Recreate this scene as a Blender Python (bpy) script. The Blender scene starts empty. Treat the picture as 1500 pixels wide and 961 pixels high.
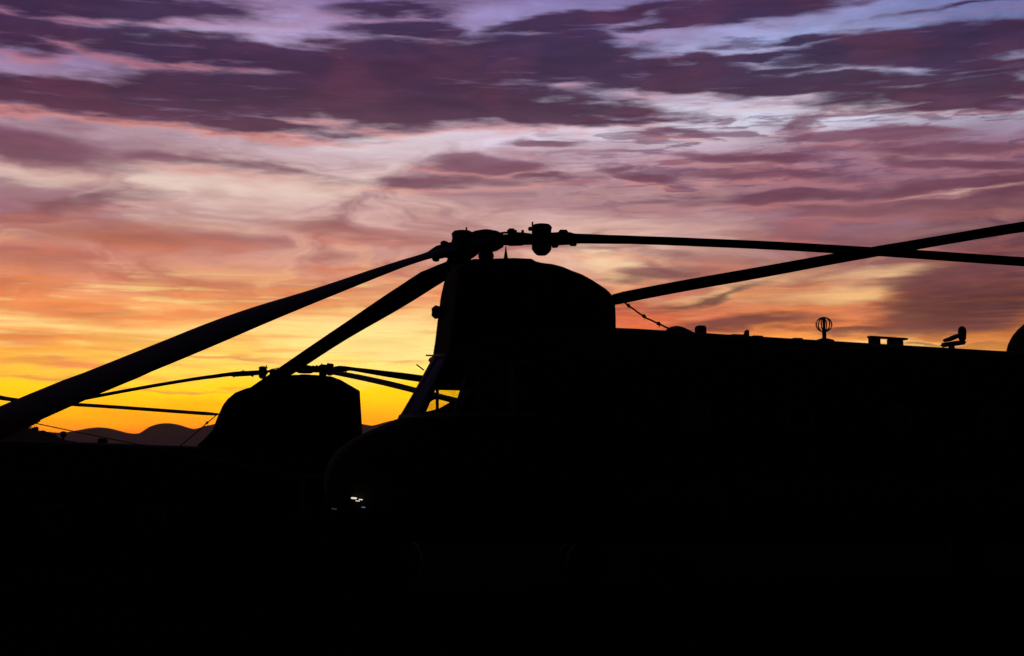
import bpy, bmesh, math, random
from math import sin, cos, atan, atan2, radians, degrees, pi, sqrt
from mathutils import Vector, Matrix, noise as mnoise

S = bpy.context.scene
COL = S.collection
random.seed(4)

# ------------------------------------------------------------------ camera
F_PX, CX, CY, CAM_Z, HORIZON = 1950.0, 750.0, 480.5, 1.6, 700.0      # in pixels of the 1500x961 photograph
PITCH = atan((HORIZON - CY) / F_PX)
cam_data = bpy.data.cameras.new('camera')
cam = bpy.data.objects.new('camera', cam_data)
COL.objects.link(cam)
cam.location = (0, 0, CAM_Z)
cam.rotation_euler = (pi / 2 + PITCH, 0, 0)
cam_data.sensor_width = 36
cam_data.lens = 36 * F_PX / 1500
cam_data.clip_start = 0.1
cam_data.clip_end = 60000
S.camera = cam
S.view_settings.view_transform = 'Standard'
S.view_settings.look = 'None'
S.view_settings.exposure = 0
S.view_settings.gamma = 1
S.cycles.max_bounces = 5
S.cycles.volume_bounces = 0


def ray(px, py):
    dx = (px - CX) / F_PX
    dy = (CY - py) / F_PX
    return Vector((dx, cos(PITCH) - dy * sin(PITCH), sin(PITCH) + dy * cos(PITCH)))


def at(px, py, depth):
    r = ray(px, py)
    return Vector((0, 0, CAM_Z)) + r * (depth / r.y)


def onplane(px, py, P, az):
    """distance along az and world height of the pixel on the upright plane through P"""
    d = Vector((cos(az), sin(az), 0))
    n = Vector((-d.y, d.x, 0))
    r = ray(px, py)
    o = Vector((0, 0, CAM_Z))
    q = o + r * ((P - o).dot(n) / r.dot(n))
    return (q - P).dot(d), q.z, q


def sky_dir(px, py):
    r = ray(px, py).normalized()
    return degrees(atan2(r.x, r.y)), degrees(math.asin(r.z))


# ------------------------------------------------------------------ node maths
class NT:
    def __init__(self, tree):
        self.t = tree

    def new(self, kind, **kw):
        n = self.t.nodes.new(kind)
        for k, v in kw.items():
            setattr(n, k, v)
        return n

    def put(self, sock, v):
        if isinstance(v, bpy.types.NodeSocket):
            self.t.links.new(v, sock)
        else:
            sock.default_value = v

    def m(self, op, a, b=None, c=None, clamp=False):
        n = self.new('ShaderNodeMath', operation=op, use_clamp=clamp)
        self.put(n.inputs[0], a)
        if b is not None:
            self.put(n.inputs[1], b)
        if c is not None:
            self.put(n.inputs[2], c)
        return n.outputs[0]

    def vm(self, op, a, b=None, c=None):
        n = self.new('ShaderNodeVectorMath', operation=op)
        self.put(n.inputs[0], a)
        if b is not None:
            self.put(n.inputs[1], b)
        if c is not None:
            self.put(n.inputs[2], c)
        return n.outputs['Value'] if op in ('DOT_PRODUCT', 'LENGTH', 'DISTANCE') else n.outputs[0]

    def step(self, x, a, b, lo=0.0, hi=1.0):
        n = self.new('ShaderNodeMapRange', interpolation_type='SMOOTHSTEP')
        for k, v in (('Value', x), ('From Min', a), ('From Max', b), ('To Min', lo), ('To Max', hi)):
            self.put(n.inputs[k], v)
        return n.outputs[0]

    def mix(self, f, a, b, mode='MIX'):
        n = self.new('ShaderNodeMix', data_type='RGBA', blend_type=mode)
        self.put(n.inputs[0], f)
        self.put(n.inputs[6], a)
        self.put(n.inputs[7], b)
        return n.outputs[2]

    def ramp(self, x, stops, interp='LINEAR'):
        n = self.new('ShaderNodeValToRGB')
        cr = n.color_ramp
        cr.interpolation = interp
        while len(cr.elements) < len(stops):
            cr.elements.new(0.5)
        for e, (p, c) in zip(cr.elements, stops):
            e.position = p
        for e, (p, c) in zip(cr.elements, stops):
            e.color = c
        self.put(n.inputs[0], x)
        return n.outputs[0]

    def noise(self, v, scale=1.0, detail=4.0, rough=0.55, dist=0.0, out='Fac'):
        n = self.new('ShaderNodeTexNoise')
        self.put(n.inputs['Vector'], v)
        n.inputs['Scale'].default_value = scale
        n.inputs['Detail'].default_value = detail
        n.inputs['Roughness'].default_value = rough
        n.inputs['Distortion'].default_value = dist
        return n.outputs[out]

    def xyz(self, x, y, z=0.0):
        n = self.new('ShaderNodeCombineXYZ')
        for i, v in enumerate((x, y, z)):
            self.put(n.inputs[i], v)
        return n.outputs[0]


def lin(c):
    out = []
    for v in c[:3]:
        v /= 255.0
        out.append(v / 12.92 if v <= 0.04045 else ((v + 0.055) / 1.055) ** 2.4)
    return (*out, 1.0)


# ------------------------------------------------------------------ sky
AIR_LIGHT = 0.002
world = bpy.data.worlds.new('World')
S.world = world
world.use_nodes = True
wt = world.node_tree
wt.nodes.clear()
N = NT(wt)
geo = N.new('ShaderNodeTexCoord').outputs['Generated']
sep = N.new('ShaderNodeSeparateXYZ')
N.put(sep.inputs[0], geo)
AZ = N.m('MULTIPLY', N.m('ARCTAN2', sep.outputs[0], sep.outputs[1]), 180 / pi)
EL = N.m('MULTIPLY', N.m('ARCSINE', sep.outputs[2]), 180 / pi)
PXD = degrees(1 / F_PX)                                     # degrees per photograph pixel

# wind-drawn distortion of the cloud positions (degrees)
base_v = N.xyz(N.m('MULTIPLY', AZ, 0.16), N.m('MULTIPLY', EL, 0.55))
w1 = N.vm('SUBTRACT', N.noise(base_v, 1.0, 2.0, 0.5, 0.0, 'Color'), (0.5, 0.5, 0.5))
fine_v = N.xyz(N.m('MULTIPLY', AZ, 0.40), N.m('MULTIPLY', EL, 2.2), 3.7)
w2 = N.vm('SUBTRACT', N.noise(fine_v, 1.0, 5.0, 0.55, 0.0, 'Color'), (0.5, 0.5, 0.5))
wsum = N.vm('ADD', N.vm('MULTIPLY', w1, (5.0, 1.0, 0)), N.vm('MULTIPLY', w2, (2.4, 0.75, 0)))
P0 = N.vm('ADD', N.xyz(AZ, EL), wsum)
P1 = N.vm('ADD', P0, (0, 0.33, 0))
psep = N.new('ShaderNodeSeparateXYZ')
N.put(psep.inputs[0], P0)
AZW, ELW = psep.outputs[0], psep.outputs[1]

# clear / thinly veiled sky: rows of colour by elevation, stops by azimuth
ROWX = (0, 300, 600, 900, 1200, 1500)
ROWS = [
    (-500, [(66, 58, 100)] * 6),
    (-60, [(105, 92, 140), (112, 100, 150), (118, 108, 165), (118, 110, 172), (112, 110, 175), (100, 102, 168)]),
    (0, [(104, 78, 125), (148, 120, 165), (138, 116, 165), (128, 116, 168), (122, 118, 172), (102, 106, 160)]),
    (55, [(132, 104, 145), (180, 156, 195), (166, 148, 192), (150, 142, 190), (142, 146, 192), (112, 118, 170)]),
    (115, [(142, 118, 160), (150, 130, 170), (158, 140, 176), (176, 166, 204), (168, 174, 208), (132, 144, 186)]),
    (190, [(178, 145, 165), (195, 170, 185), (212, 195, 210), (212, 200, 218), (204, 204, 222), (182, 182, 205)]),
    (230, [(158, 120, 135), (190, 158, 166), (206, 180, 188), (192, 162, 178), (160, 122, 144), (136, 102, 125)]),
    (280, [(200, 170, 165), (222, 192, 183), (212, 174, 168), (186, 146, 150), (150, 106, 122), (118, 80, 102)]),
    (330, [(156, 118, 128), (198, 158, 152), (200, 154, 150), (198, 156, 152), (138, 96, 114), (100, 64, 84)]),
    (370, [(172, 120, 120), (196, 142, 136), (200, 148, 140), (228, 186, 164), (146, 100, 108), (96, 60, 70)]),
    (410, [(206, 130, 104), (216, 146, 120), (222, 152, 122), (208, 150, 126), (166, 108, 98), (78, 44, 52)]),
    (450, [(236, 140, 86), (246, 164, 104), (246, 172, 110), (176, 88, 76), (206, 120, 84), (72, 40, 46)]),
    (482, [(255, 198, 122), (252, 186, 104), (258, 228, 142), (226, 104, 64), (234, 128, 68), (90, 46, 46)]),
    (512, [(250, 158, 74), (258, 206, 94), (260, 236, 146), (250, 140, 70), (254, 166, 78), (226, 130, 64)]),
    (540, [(258, 190, 62), (262, 222, 92), (262, 232, 118), (262, 184, 78), (250, 164, 78), (238, 146, 74)]),
    (570, [(264, 210, 10), (266, 216, 10), (266, 214, 0), (264, 192, 20), (252, 166, 45), (240, 150, 60)]),
    (605, [(264, 182, 0), (265, 182, 0), (266, 181, 0), (262, 174, 0), (245, 150, 25), (230, 135, 45)]),
    (640, [(258, 134, 5), (260, 132, 0), (262, 138, 0), (255, 138, 5), (235, 125, 30), (215, 110, 40)]),
    (700, [(205, 95, 30), (215, 100, 20), (215, 100, 20), (205, 90, 20), (190, 85, 30), (170, 75, 35)]),
]
A0, A1 = sky_dir(0, 480)[0], sky_dir(1500, 480)[0]
axn = N.m('DIVIDE', N.m('SUBTRACT', AZW, A0), A1 - A0, clamp=True)
rowpos = [(sky_dir(x, 480)[0] - A0) / (A1 - A0) for x in ROWX]
col = None
prev_el = None
for y, cols in ROWS:
    e = sky_dir(750, y)[1]
    r = N.ramp(axn, [(p, lin(c)) for p, c in zip(rowpos, cols)], 'EASE')
    if col is None:
        col = r
    else:
        mr = N.new('ShaderNodeMapRange')
        for k, v in (('Value', ELW), ('From Min', prev_el), ('From Max', e)):
            N.put(mr.inputs[k], v)
        col = N.mix(mr.outputs[0], col, r)
    prev_el = e

# soft streaks and wisps inside the veil
st_v = N.xyz(N.m('MULTIPLY', AZW, 0.30), N.m('MULTIPLY', EL, 1.15), 8.3)
st = N.noise(st_v, 1.0, 6.0, 0.58, 0.35)
st = N.m('SUBTRACT', st, 0.5)
veil = N.step(EL, 3.5, 7.0, 0.08, 0.85)
gain = N.m('MULTIPLY_ADD', N.m('MULTIPLY', st, veil), 1.5, 1.0)
col = N.vm('MULTIPLY', col, N.xyz(N.m('POWER', gain, 0.75), N.m('POWER', gain, 1.0), N.m('POWER', gain, 1.15)))

low = N.noise(N.xyz(N.m('MULTIPLY', AZW, 0.22), N.m('MULTIPLY', EL, 3.6), 2.2), 1.0, 5.0, 0.6, 0.25)
low_band = N.m('MULTIPLY', N.step(EL, 3.8, 5.6), N.step(EL, 9.4, 7.6))
col = N.mix(N.m('MULTIPLY', N.m('MULTIPLY', N.step(low, 0.50, 0.66), low_band), 0.55), col, lin((240, 138, 62)))
col = N.mix(N.m('MULTIPLY', N.m('MULTIPLY', N.step(low, 0.48, 0.34), low_band), N.step(AZ, 4.0, -4.0, 0.12, 0.55)), col, lin((255, 228, 140)))


def field(P, items, start=-1.2):
    """union of drawn-out cloud bodies given as (px, py, rx, ry, tilt, weight)"""
    sp = N.new('ShaderNodeSeparateXYZ')
    N.put(sp.inputs[0], P)
    px_, py_ = sp.outputs[0], sp.outputs[1]
    acc = start
    for (px, py, rx, ry, tilt, wgt) in items:
        a, e = sky_dir(px, py)
        mp = N.new('ShaderNodeMapping', vector_type='TEXTURE')
        N.put(mp.inputs['Vector'], N.xyz(px_, py_, acc))
        mp.inputs['Location'].default_value = (a, e, 0)
        mp.inputs['Rotation'].default_value = (0, 0, radians(tilt))
        mp.inputs['Scale'].default_value = (rx * PXD, ry * PXD, 1e6)
        q = N.vm('LENGTH', mp.outputs[0])
        v = N.m('MULTIPLY_ADD', q, -wgt, wgt)
        acc = N.m('MAXIMUM', acc, v)
    return acc


DARK = [
    (110, 4, 280, 26, 2, 1.1), (60, 42, 150, 16, 0, 0.9), (20, 62, 80, 16, 0, 0.6), (300, 78, 260, 27, -4, 1.1), (460, 98, 200, 24, -3, 1.1),
    (150, 142, 340, 28, 0, 1.15), (430, 148, 330, 36, -2, 1.3), (370, 184, 170, 16, -3, 1.0), (660, 92, 230, 42, -3, 1.25), (620, 140, 300, 44, -2, 1.3),
    (600, 40, 110, 20, 2, 0.9), (570, 8, 110, 14, 0, 0.7), (790, 168, 230, 20, 0, 1.05), (900, 178, 120, 9, 0, 0.8), (780, 78, 210, 36, -3, 1.2), (910, 106, 260, 28, -4, 1.2), (1010, 128, 200, 16, -1, 1.0),
    (860, 28, 210, 16, 7, 1.0), (1090, 14, 190, 27, 3, 1.2), (960, 42, 120, 8, 2, 0.7), (800, 48, 110, 8, 0, 0.6),
    (1210, 124, 260, 17, -1, 1.1), (1400, 132, 220, 20, -1, 1.1), (1430, 154, 150, 13, -2, 1.05),
    (1300, 72, 220, 24, 1, 1.2), (1160, 62, 130, 7, 1, 0.7), (1100, 108, 170, 8, 0, 0.6), (1440, 58, 170, 34, 2, 1.3), (1230, 84, 110, 12, 2, 0.8), (1060, 87, 110, 8, 1, 0.9), (1460, 100, 120, 16, 0, 1.0), (1420, 6, 160, 4, 4, 0.4),
]
MID = [
    (820, 208, 70, 7, 0, 1.0), (715, 240, 110, 17, -3, 1.1), (800, 262, 80, 6, 0, 0.7), (640, 268, 170, 9, 2, 0.6), (940, 262, 70, 9, -8, 1.0), (1090, 232, 140, 10, -3, 0.9),
    (1170, 176, 70, 9, 4, 0.9), (990, 192, 60, 7, 0, 0.7), (1270, 198, 160, 9, -2, 1.0), (1400, 212, 160, 10, -3, 0.8), (1420, 238, 110, 9, -10, 0.9),
    (1130, 256, 180, 9, -2, 0.8), (1160, 286, 200, 10, 1, 0.9), (1420, 268, 160, 12, 0, 1.1), (1450, 297, 150, 15, 0, 1.1), (1260, 305, 140, 9, 0, 0.7),
    (40, 214, 160, 34, -4, 0.85), (70, 312, 150, 14, 12, 0.6), (180, 345, 180, 26, 0, 0.6), (500, 338, 120, 12, -4, 0.5), (300, 240, 200, 10, -4, 0.5),
    (950, 400, 80, 13, 0, 0.8), (900, 368, 160, 7, -6, 0.4), (1110, 470, 110, 12, 2, 0.8), (1060, 432, 90, 7, 12, 0.6), (1240, 478, 110, 9, 2, 0.7),
    (1400, 450, 180, 38, 5, 1.3), (1450, 410, 160, 30, 4, 1.1), (1430, 505, 95, 7, -1, 1.1), (1350, 500, 60, 3, 0, 0.8), (1290, 352, 200, 10, -8, 0.6),
    (100, 456, 130, 13, -2, 0.8), (280, 462, 90, 8, 4, 0.5), (500, 392, 60, 5, -6, 0.4), (40, 500, 110, 9, 2, 0.4), (130, 530, 160, 5, 0, 0.45), (90, 548, 170, 4, 0, 0.4), (330, 520, 140, 4, -2, 0.45), (270, 570, 110, 2.5, 0, 0.4), (560, 446, 90, 6, -3, 0.4), (600, 526, 50, 3, 0, 0.3),
]
BRIGHT = [
    (260, 46, 150, 16, 8, 0.9), (1100, 158, 180, 10, 0, 0.9), (560, 200, 150, 8, 0, 0.8), (560, 214, 90, 12, 0, 0.6), (330, 264, 230, 20, -2, 0.7),
    (60, 262, 120, 12, 0, 0.6), (880, 378, 90, 12, -22, 1.0), (900, 402, 50, 10, -25, 0.9), (1080, 425, 130, 9, 10, 0.9), (1240, 425, 100, 14, 6, 1.0), (1310, 398, 80, 10, 4, 0.7),
    (1410, 282, 60, 3, 2, 0.35), (1240, 103, 120, 10, 0, 0.7), (250, 480, 170, 7, 2, 0.7), (60, 478, 80, 7, 0, 0.6), (580, 470, 120, 24, 0, 0.7), (560, 510, 150, 14, 0, 0.6),
    (880, 104, 60, 4, 3, 0.7), (850, 140, 70, 4, -2, 0.8), (1310, 500, 120, 6, -2, 0.8), (330, 116, 50, 3, -2, 0.8),
]
brk = N.m('SUBTRACT', N.noise(N.xyz(N.m('MULTIPLY', AZ, 0.40), N.m('MULTIPLY', EL, 2.6), 1.3), 1.0, 6.0, 0.56, 0.2), 0.5)
# everywhere else the same broken cloud deck carries on
far_deck = N.noise(N.xyz(N.m('MULTIPLY', AZW, 0.09), N.m('MULTIPLY', ELW, 0.30), 5.1), 1.0, 3.0, 0.5)
outside = N.m('MAXIMUM', N.step(N.m('ABSOLUTE', AZ), 21.0, 30.0), N.step(EL, 21.5, 27.0))
deck = N.m('MULTIPLY_ADD', N.m('SUBTRACT', far_deck, 0.47), 6.0, -0.2)
deck = N.m('MULTIPLY_ADD', N.m('SUBTRACT', 1.0, outside), -3.0, deck)

D0 = N.m('MAXIMUM', field(P0, DARK), deck)
D1 = field(P1, DARK)
M0 = field(P0, MID)
M1 = field(P1, MID)
B0 = field(P0, BRIGHT)
amp = 1.15
dn = N.m('MULTIPLY_ADD', brk, amp, D0)
mn = N.m('MULTIPLY_ADD', brk, amp * 0.9, M0)
bn = N.m('MULTIPLY_ADD', brk, -0.8, B0)
d_den = N.step(dn, -0.20, 0.44)
m_den = N.m('MULTIPLY', N.step(mn, -0.25, 0.50), 0.85)
b_den = N.m('MULTIPLY', N.step(bn, -0.35, 0.9), 0.75)


def by_el(stops):
    es = [(sky_dir(750, y)[1] / 90.0, lin(c)) for y, c in stops]
    return N.ramp(N.m('DIVIDE', EL, 90.0, clamp=True), sorted(es, key=lambda t: t[0]))


dark_col = by_el([(-900, (40, 28, 55)), (-100, (56, 38, 74)), (0, (58, 38, 74)), (90, (50, 31, 65)), (160, (62, 34, 62)), (200, (84, 47, 72)), (300, (78, 45, 66))])
mid_col = by_el([(0, (110, 70, 110)), (180, (118, 72, 98)), (240, (112, 66, 86)), (300, (100, 58, 76)), (340, (140, 92, 98)), (400, (114, 68, 74)), (450, (82, 46, 50)), (500, (104, 62, 62)), (540, (245, 160, 50)), (640, (235, 130, 30))])
# on the glowing left side the same clouds are lit through
glow = N.m('MULTIPLY', N.step(AZ, sky_dir(850, 400)[0], sky_dir(420, 400)[0]), N.step(EL, sky_dir(750, 300)[1], sky_dir(750, 430)[1]))
mid_col = N.mix(glow, mid_col, lin((226, 128, 76)))
bright_col = by_el([(0, (146, 138, 188)), (80, (176, 166, 204)), (150, (210, 205, 226)), (210, (222, 208, 214)), (270, (232, 210, 200)), (370, (246, 214, 176)), (430, (246, 190, 130)), (480, (255, 226, 150)), (510, (255, 225, 140))])
sw = N.noise(N.vm('ADD', N.xyz(N.m('MULTIPLY', AZW, 0.15), N.m('MULTIPLY', EL, 0.50), 4.4), N.vm('MULTIPLY', w1, (0.8, 0.8, 0))), 1.0, 6.0, 0.56, 1.1)
swm = N.m('MULTIPLY', N.step(EL, 6.4, 8.6), N.step(EL, 15.0, 12.6))
mauve = by_el([(230, (150, 112, 132)), (300, (152, 108, 122)), (340, (156, 98, 104)), (400, (176, 98, 84)), (450, (206, 104, 66)), (500, (228, 120, 60))])
cream = by_el([(230, (222, 204, 206)), (300, (228, 202, 190)), (350, (224, 172, 152)), (400, (240, 176, 128)), (450, (255, 200, 128)), (500, (255, 215, 130))])
right_dim = N.step(AZ, 2.0, 14.0, 1.0, 0.35)
col = N.mix(N.m('MULTIPLY', N.m('MULTIPLY', N.step(sw, 0.47, 0.66), swm), 0.75), col, mauve)
col = N.mix(N.m('MULTIPLY', N.m('MULTIPLY', N.m('MULTIPLY', N.step(sw, 0.50, 0.34), swm), right_dim), 0.6), col, cream)
bs = N.noise(N.xyz(N.m('MULTIPLY', AZW, 0.42), N.m('MULTIPLY', EL, 3.2), 6.6), 1.0, 6.0, 0.6, 0.4)
bsm = N.m('MULTIPLY', N.m('MULTIPLY', N.step(EL, 10.6, 12.4), N.step(EL, 16.6, 15.2)), N.step(AZ, -2.0, 7.0, 0.15, 1.0))
col = N.mix(N.m('MULTIPLY', N.m('MULTIPLY', N.step(bs, 0.49, 0.60), bsm), 0.72), col, lin((106, 72, 102)))
col = N.mix(b_den, col, bright_col)
# underside glow where a cloud thins out towards the sunset below
fr = N.m('MULTIPLY', N.m('SUBTRACT', D1, D0), 2.6, clamp=True)
fr = N.m('MULTIPLY', fr, N.m('MULTIPLY', N.step(dn, -0.45, -0.02), N.step(dn, 0.36, 0.05)))
fr = N.m('MULTIPLY', fr, N.step(AZ, 12.0, -6.0, 0.40, 1.0))
fr = N.m('MULTIPLY', fr, N.step(EL, 21.0, 17.0, 0.45, 1.0))
fm = N.m('MULTIPLY', N.m('SUBTRACT', M1, M0), 1.6, clamp=True)
fm = N.m('MULTIPLY', fm, N.m('MULTIPLY', N.step(mn, -0.6, -0.1), N.step(mn, 0.5, 0.1)))
fringe_col = by_el([(-50, (150, 90, 130)), (0, (190, 110, 140)), (120, (200, 114, 118)), (200, (228, 128, 108)), (300, (226, 130, 104)), (450, (236, 130, 72)), (520, (248, 170, 70))])
rise = N.step(EL, 24.0, 17.0)
col = N.mix(N.m('MULTIPLY', N.m('MULTIPLY', fm, 0.38), N.step(AZ, 16.0, 2.0, 0.45, 1.0)), col, fringe_col)
body = N.m('MULTIPLY_ADD', brk, 1.25, 1.0)
body = N.vm('MULTIPLY', N.xyz(body, body, body), (1, 1, 1))
col = N.mix(m_den, col, N.vm('MULTIPLY', mid_col, body))
col = N.mix(N.m('MULTIPLY', N.m('MULTIPLY', fr, rise), 0.52), col, fringe_col)
warm = N.m('MULTIPLY', N.step(N.noise(P0, 0.22, 3.0), 0.42, 0.68), 0.5)      # reddish bellies of the dark clouds
dark_v = N.mix(warm, dark_col, lin((92, 44, 66)))
thin = N.noise(N.xyz(N.m('MULTIPLY', AZ, 0.30), N.m('MULTIPLY', EL, 3.4), 9.4), 1.0, 5.0, 0.6, 0.3)
dark_v = N.mix(N.step(thin, 0.58, 0.80, 0.0, 0.55), dark_v, lin((132, 106, 148)))
col = N.mix(N.m('MULTIPLY', d_den, 0.96), col, N.vm('MULTIPLY', dark_v, body))
# the glow fades round the horizon away from the sunset, and overhead towards night
away = N.step(N.m('ABSOLUTE', N.m('ADD', AZ, 6.0)), 26.0, 95.0)
over = N.step(EL, 21.0, 52.0)
dusk = N.mix(N.step(EL, 0.0, 35.0), lin((26, 22, 34)), lin((14, 13, 26)))
col = N.mix(N.m('MULTIPLY', away, 0.97), col, dusk)
col = N.mix(N.m('MULTIPLY', over, 0.97), col, lin((14, 13, 26)))
below = N.step(EL, -0.5, -4.0)
col = N.mix(below, col, lin((20, 14, 12)))
gainh = N.m('EXPONENT', N.m('DIVIDE', 7.5e-5 * 330, N.m('MAXIMUM', sep.outputs[2], 0.04)))
col = N.vm('MULTIPLY', col, N.xyz(gainh, gainh, gainh))
SUN_AZ, SUN_EL = radians(-8.0), radians(0.8)
nishita = N.new('ShaderNodeTexSky', sky_type='NISHITA')
nishita.sun_disc = False
nishita.sun_elevation = SUN_EL
nishita.sun_rotation = SUN_AZ
nishita.altitude = 100
bg_air = N.new('ShaderNodeBackground')
wt.links.new(nishita.outputs[0], bg_air.inputs[0])
bg_air.inputs[1].default_value = AIR_LIGHT
bg_cloud = N.new('ShaderNodeBackground')
wt.links.new(col, bg_cloud.inputs[0])
bg_cloud.inputs[1].default_value = 1.0
addw = N.new('ShaderNodeAddShader')
wt.links.new(bg_air.outputs[0], addw.inputs[0])
wt.links.new(bg_cloud.outputs[0], addw.inputs[1])
wout = N.new('ShaderNodeOutputWorld')
wt.links.new(addw.outputs[0], wout.inputs[0])
world.cycles.sampling_method = 'MANUAL'
world.cycles.sample_map_resolution = 512

# the last of the sun, on the horizon behind the aircraft
sun_l = bpy.data.lights.new('sun', 'SUN')
sun_l.energy = 0.02
sun_l.color = (1.0, 0.55, 0.25)
sun_l.angle = radians(0.5)
sun = bpy.data.objects.new('sun', sun_l)
COL.objects.link(sun)
sd = Vector((sin(SUN_AZ) * cos(SUN_EL), cos(SUN_AZ) * cos(SUN_EL), sin(SUN_EL)))
sun.rotation_euler = sd.to_track_quat('Z', 'Y').to_euler()
sun.location = (0, 0, 60)

# ------------------------------------------------------------------ materials
def material(name, build):
    mt = bpy.data.materials.new(name)
    mt.use_nodes = True
    t = mt.node_tree
    t.nodes.clear()
    n = NT(t)
    out = n.new('ShaderNodeOutputMaterial')
    sh = build(n)
    t.links.new(sh, out.inputs[0])
    return mt


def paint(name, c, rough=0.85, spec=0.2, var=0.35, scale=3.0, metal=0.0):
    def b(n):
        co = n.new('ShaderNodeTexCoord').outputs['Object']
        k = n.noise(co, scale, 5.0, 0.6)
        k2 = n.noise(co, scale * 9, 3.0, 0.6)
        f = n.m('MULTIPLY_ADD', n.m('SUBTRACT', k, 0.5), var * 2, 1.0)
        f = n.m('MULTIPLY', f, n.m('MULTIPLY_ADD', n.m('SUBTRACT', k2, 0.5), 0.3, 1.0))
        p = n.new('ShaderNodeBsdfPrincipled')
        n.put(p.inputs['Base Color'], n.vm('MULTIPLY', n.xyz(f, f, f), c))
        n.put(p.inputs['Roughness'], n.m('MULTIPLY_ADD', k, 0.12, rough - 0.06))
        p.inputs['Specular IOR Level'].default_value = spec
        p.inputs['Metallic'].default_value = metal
        bump = n.new('ShaderNodeBump')
        bump.inputs['Strength'].default_value = 0.15
        n.put(bump.inputs['Height'], k2)
        n.put(p.inputs['Normal'], bump.outputs[0])
        return p.outputs[0]
    return material(name, b)


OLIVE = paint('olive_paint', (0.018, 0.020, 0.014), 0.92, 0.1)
BLADE = paint('blade_paint', (0.012, 0.012, 0.012), 0.9, 0.1)
STEEL = paint('dark_steel', (0.03, 0.03, 0.03), 0.7, 0.2)
RUBBER = paint('tyre_rubber', (0.02, 0.02, 0.02), 0.95, 0.1)
FRAME = paint('window_frame_paint', (0.05, 0.045, 0.045), 0.55, 0.4)
SUNLIT_EDGE = paint('sunlit_edge_metal', (0.30, 0.25, 0.25), 0.5, 0.4, metal=0.7)  # paler colour imitates the sunlit edge of the windscreen
ROPE = paint('red_rope_fibre', (0.22, 0.03, 0.02), 0.95, 0.1)
SOCK = paint('red_canvas', (0.06, 0.014, 0.012), 0.95, 0.1)
SEAT = paint('seat_cloth', (0.03, 0.03, 0.03), 0.95, 0.1)
LEAF = paint('scrub_leaf', (0.04, 0.055, 0.02), 0.9, 0.1)
BARK = paint('bark', (0.06, 0.045, 0.03), 0.95, 0.1)


def glass_build(tint, opac):
    def b(n):
        tr = n.new('ShaderNodeBsdfTransparent')
        tr.inputs[0].default_value = (*tint, 1)
        gl = n.new('ShaderNodeBsdfGlossy')
        gl.inputs['Roughness'].default_value = 0.12
        gl.inputs[0].default_value = (0.14, 0.14, 0.16, 1)
        fr = n.new('ShaderNodeFresnel')
        fr.inputs[0].default_value = 1.45
        co = n.new('ShaderNodeTexCoord').outputs['Object']
        dust = n.new('ShaderNodeBsdfDiffuse')
        dust.inputs[0].default_value = (0.12, 0.11, 0.12, 1)
        mixd = n.new('ShaderNodeMixShader')
        n.put(mixd.inputs[0], n.m('MULTIPLY', n.step(n.noise(co, 4.0, 4.0), 0.4, 0.7), opac))
        n.t.links.new(tr.outputs[0], mixd.inputs[1])
        n.t.links.new(dust.outputs[0], mixd.inputs[2])
        mx = n.new('ShaderNodeMixShader')
        back = n.new('ShaderNodeNewGeometry').outputs['Backfacing']
        n.put(mx.inputs[0], n.m('MULTIPLY', fr.outputs[0], n.m('SUBTRACT', 1.0, back)))
        n.t.links.new(mixd.outputs[0], mx.inputs[1])
        n.t.links.new(gl.outputs[0], mx.inputs[2])
        return mx.outputs[0]
    return b


GLASS = material('clear_glass', glass_build((0.95, 0.93, 0.9), 0.1))
TINTED = material('smoked_glass', glass_build((0.10, 0.08, 0.12), 0.5))


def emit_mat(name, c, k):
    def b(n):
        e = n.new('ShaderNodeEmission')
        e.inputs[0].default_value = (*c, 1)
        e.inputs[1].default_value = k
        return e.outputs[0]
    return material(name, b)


GLINT_WARM = emit_mat('glowing_warm_glint', (1.0, 0.85, 0.75), 0.9)  # emission here and below imitates glints reflected on the nose
GLINT_BLUE = emit_mat('glowing_blue_glint', (0.3, 0.35, 0.9), 0.45)
GLINT_DIM = emit_mat('glowing_dim_glint', (0.6, 0.6, 0.7), 0.05)


def ground_build(n):
    co = n.new('ShaderNodeTexCoord').outputs['Object']
    big = n.noise(co, 0.05, 4.0)
    mid = n.noise(co, 1.2, 5.0, 0.65)
    fine = n.noise(co, 40.0, 3.0, 0.7)
    f = n.m('ADD', n.m('MULTIPLY', big, 0.4), n.m('ADD', n.m('MULTIPLY', mid, 0.35), n.m('MULTIPLY', fine, 0.5)))
    p = n.new('ShaderNodeBsdfPrincipled')
    n.put(p.inputs['Base Color'], n.ramp(f, [(0.3, (0.006, 0.006, 0.0055, 1)), (0.6, (0.011, 0.0105, 0.010, 1)), (0.85, (0.018, 0.017, 0.015, 1))]))
    p.inputs['Roughness'].default_value = 0.97
    p.inputs['Specular IOR Level'].default_value = 0.0
    b = n.new('ShaderNodeBump')
    b.inputs['Strength'].default_value = 0.5
    b.inputs['Distance'].default_value = 0.01
    n.put(b.inputs['Height'], fine)
    n.put(p.inputs['Normal'], b.outputs[0])
    return p.outputs[0]


GROUND = material('rough_asphalt', ground_build)


def hill_build(n):
    co = n.new('ShaderNodeTexCoord').outputs['Object']
    f = n.noise(co, 0.006, 6.0, 0.65)
    p = n.new('ShaderNodeBsdfPrincipled')
    n.put(p.inputs['Base Color'], n.ramp(f, [(0.3, (0.05, 0.055, 0.03, 1)), (0.7, (0.12, 0.10, 0.07, 1))]))
    p.inputs['Roughness'].default_value = 1.0
    p.inputs['Specular IOR Level'].default_value = 0.0
    return p.outputs[0]


HILL = material('dry_hillside', hill_build)

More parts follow.
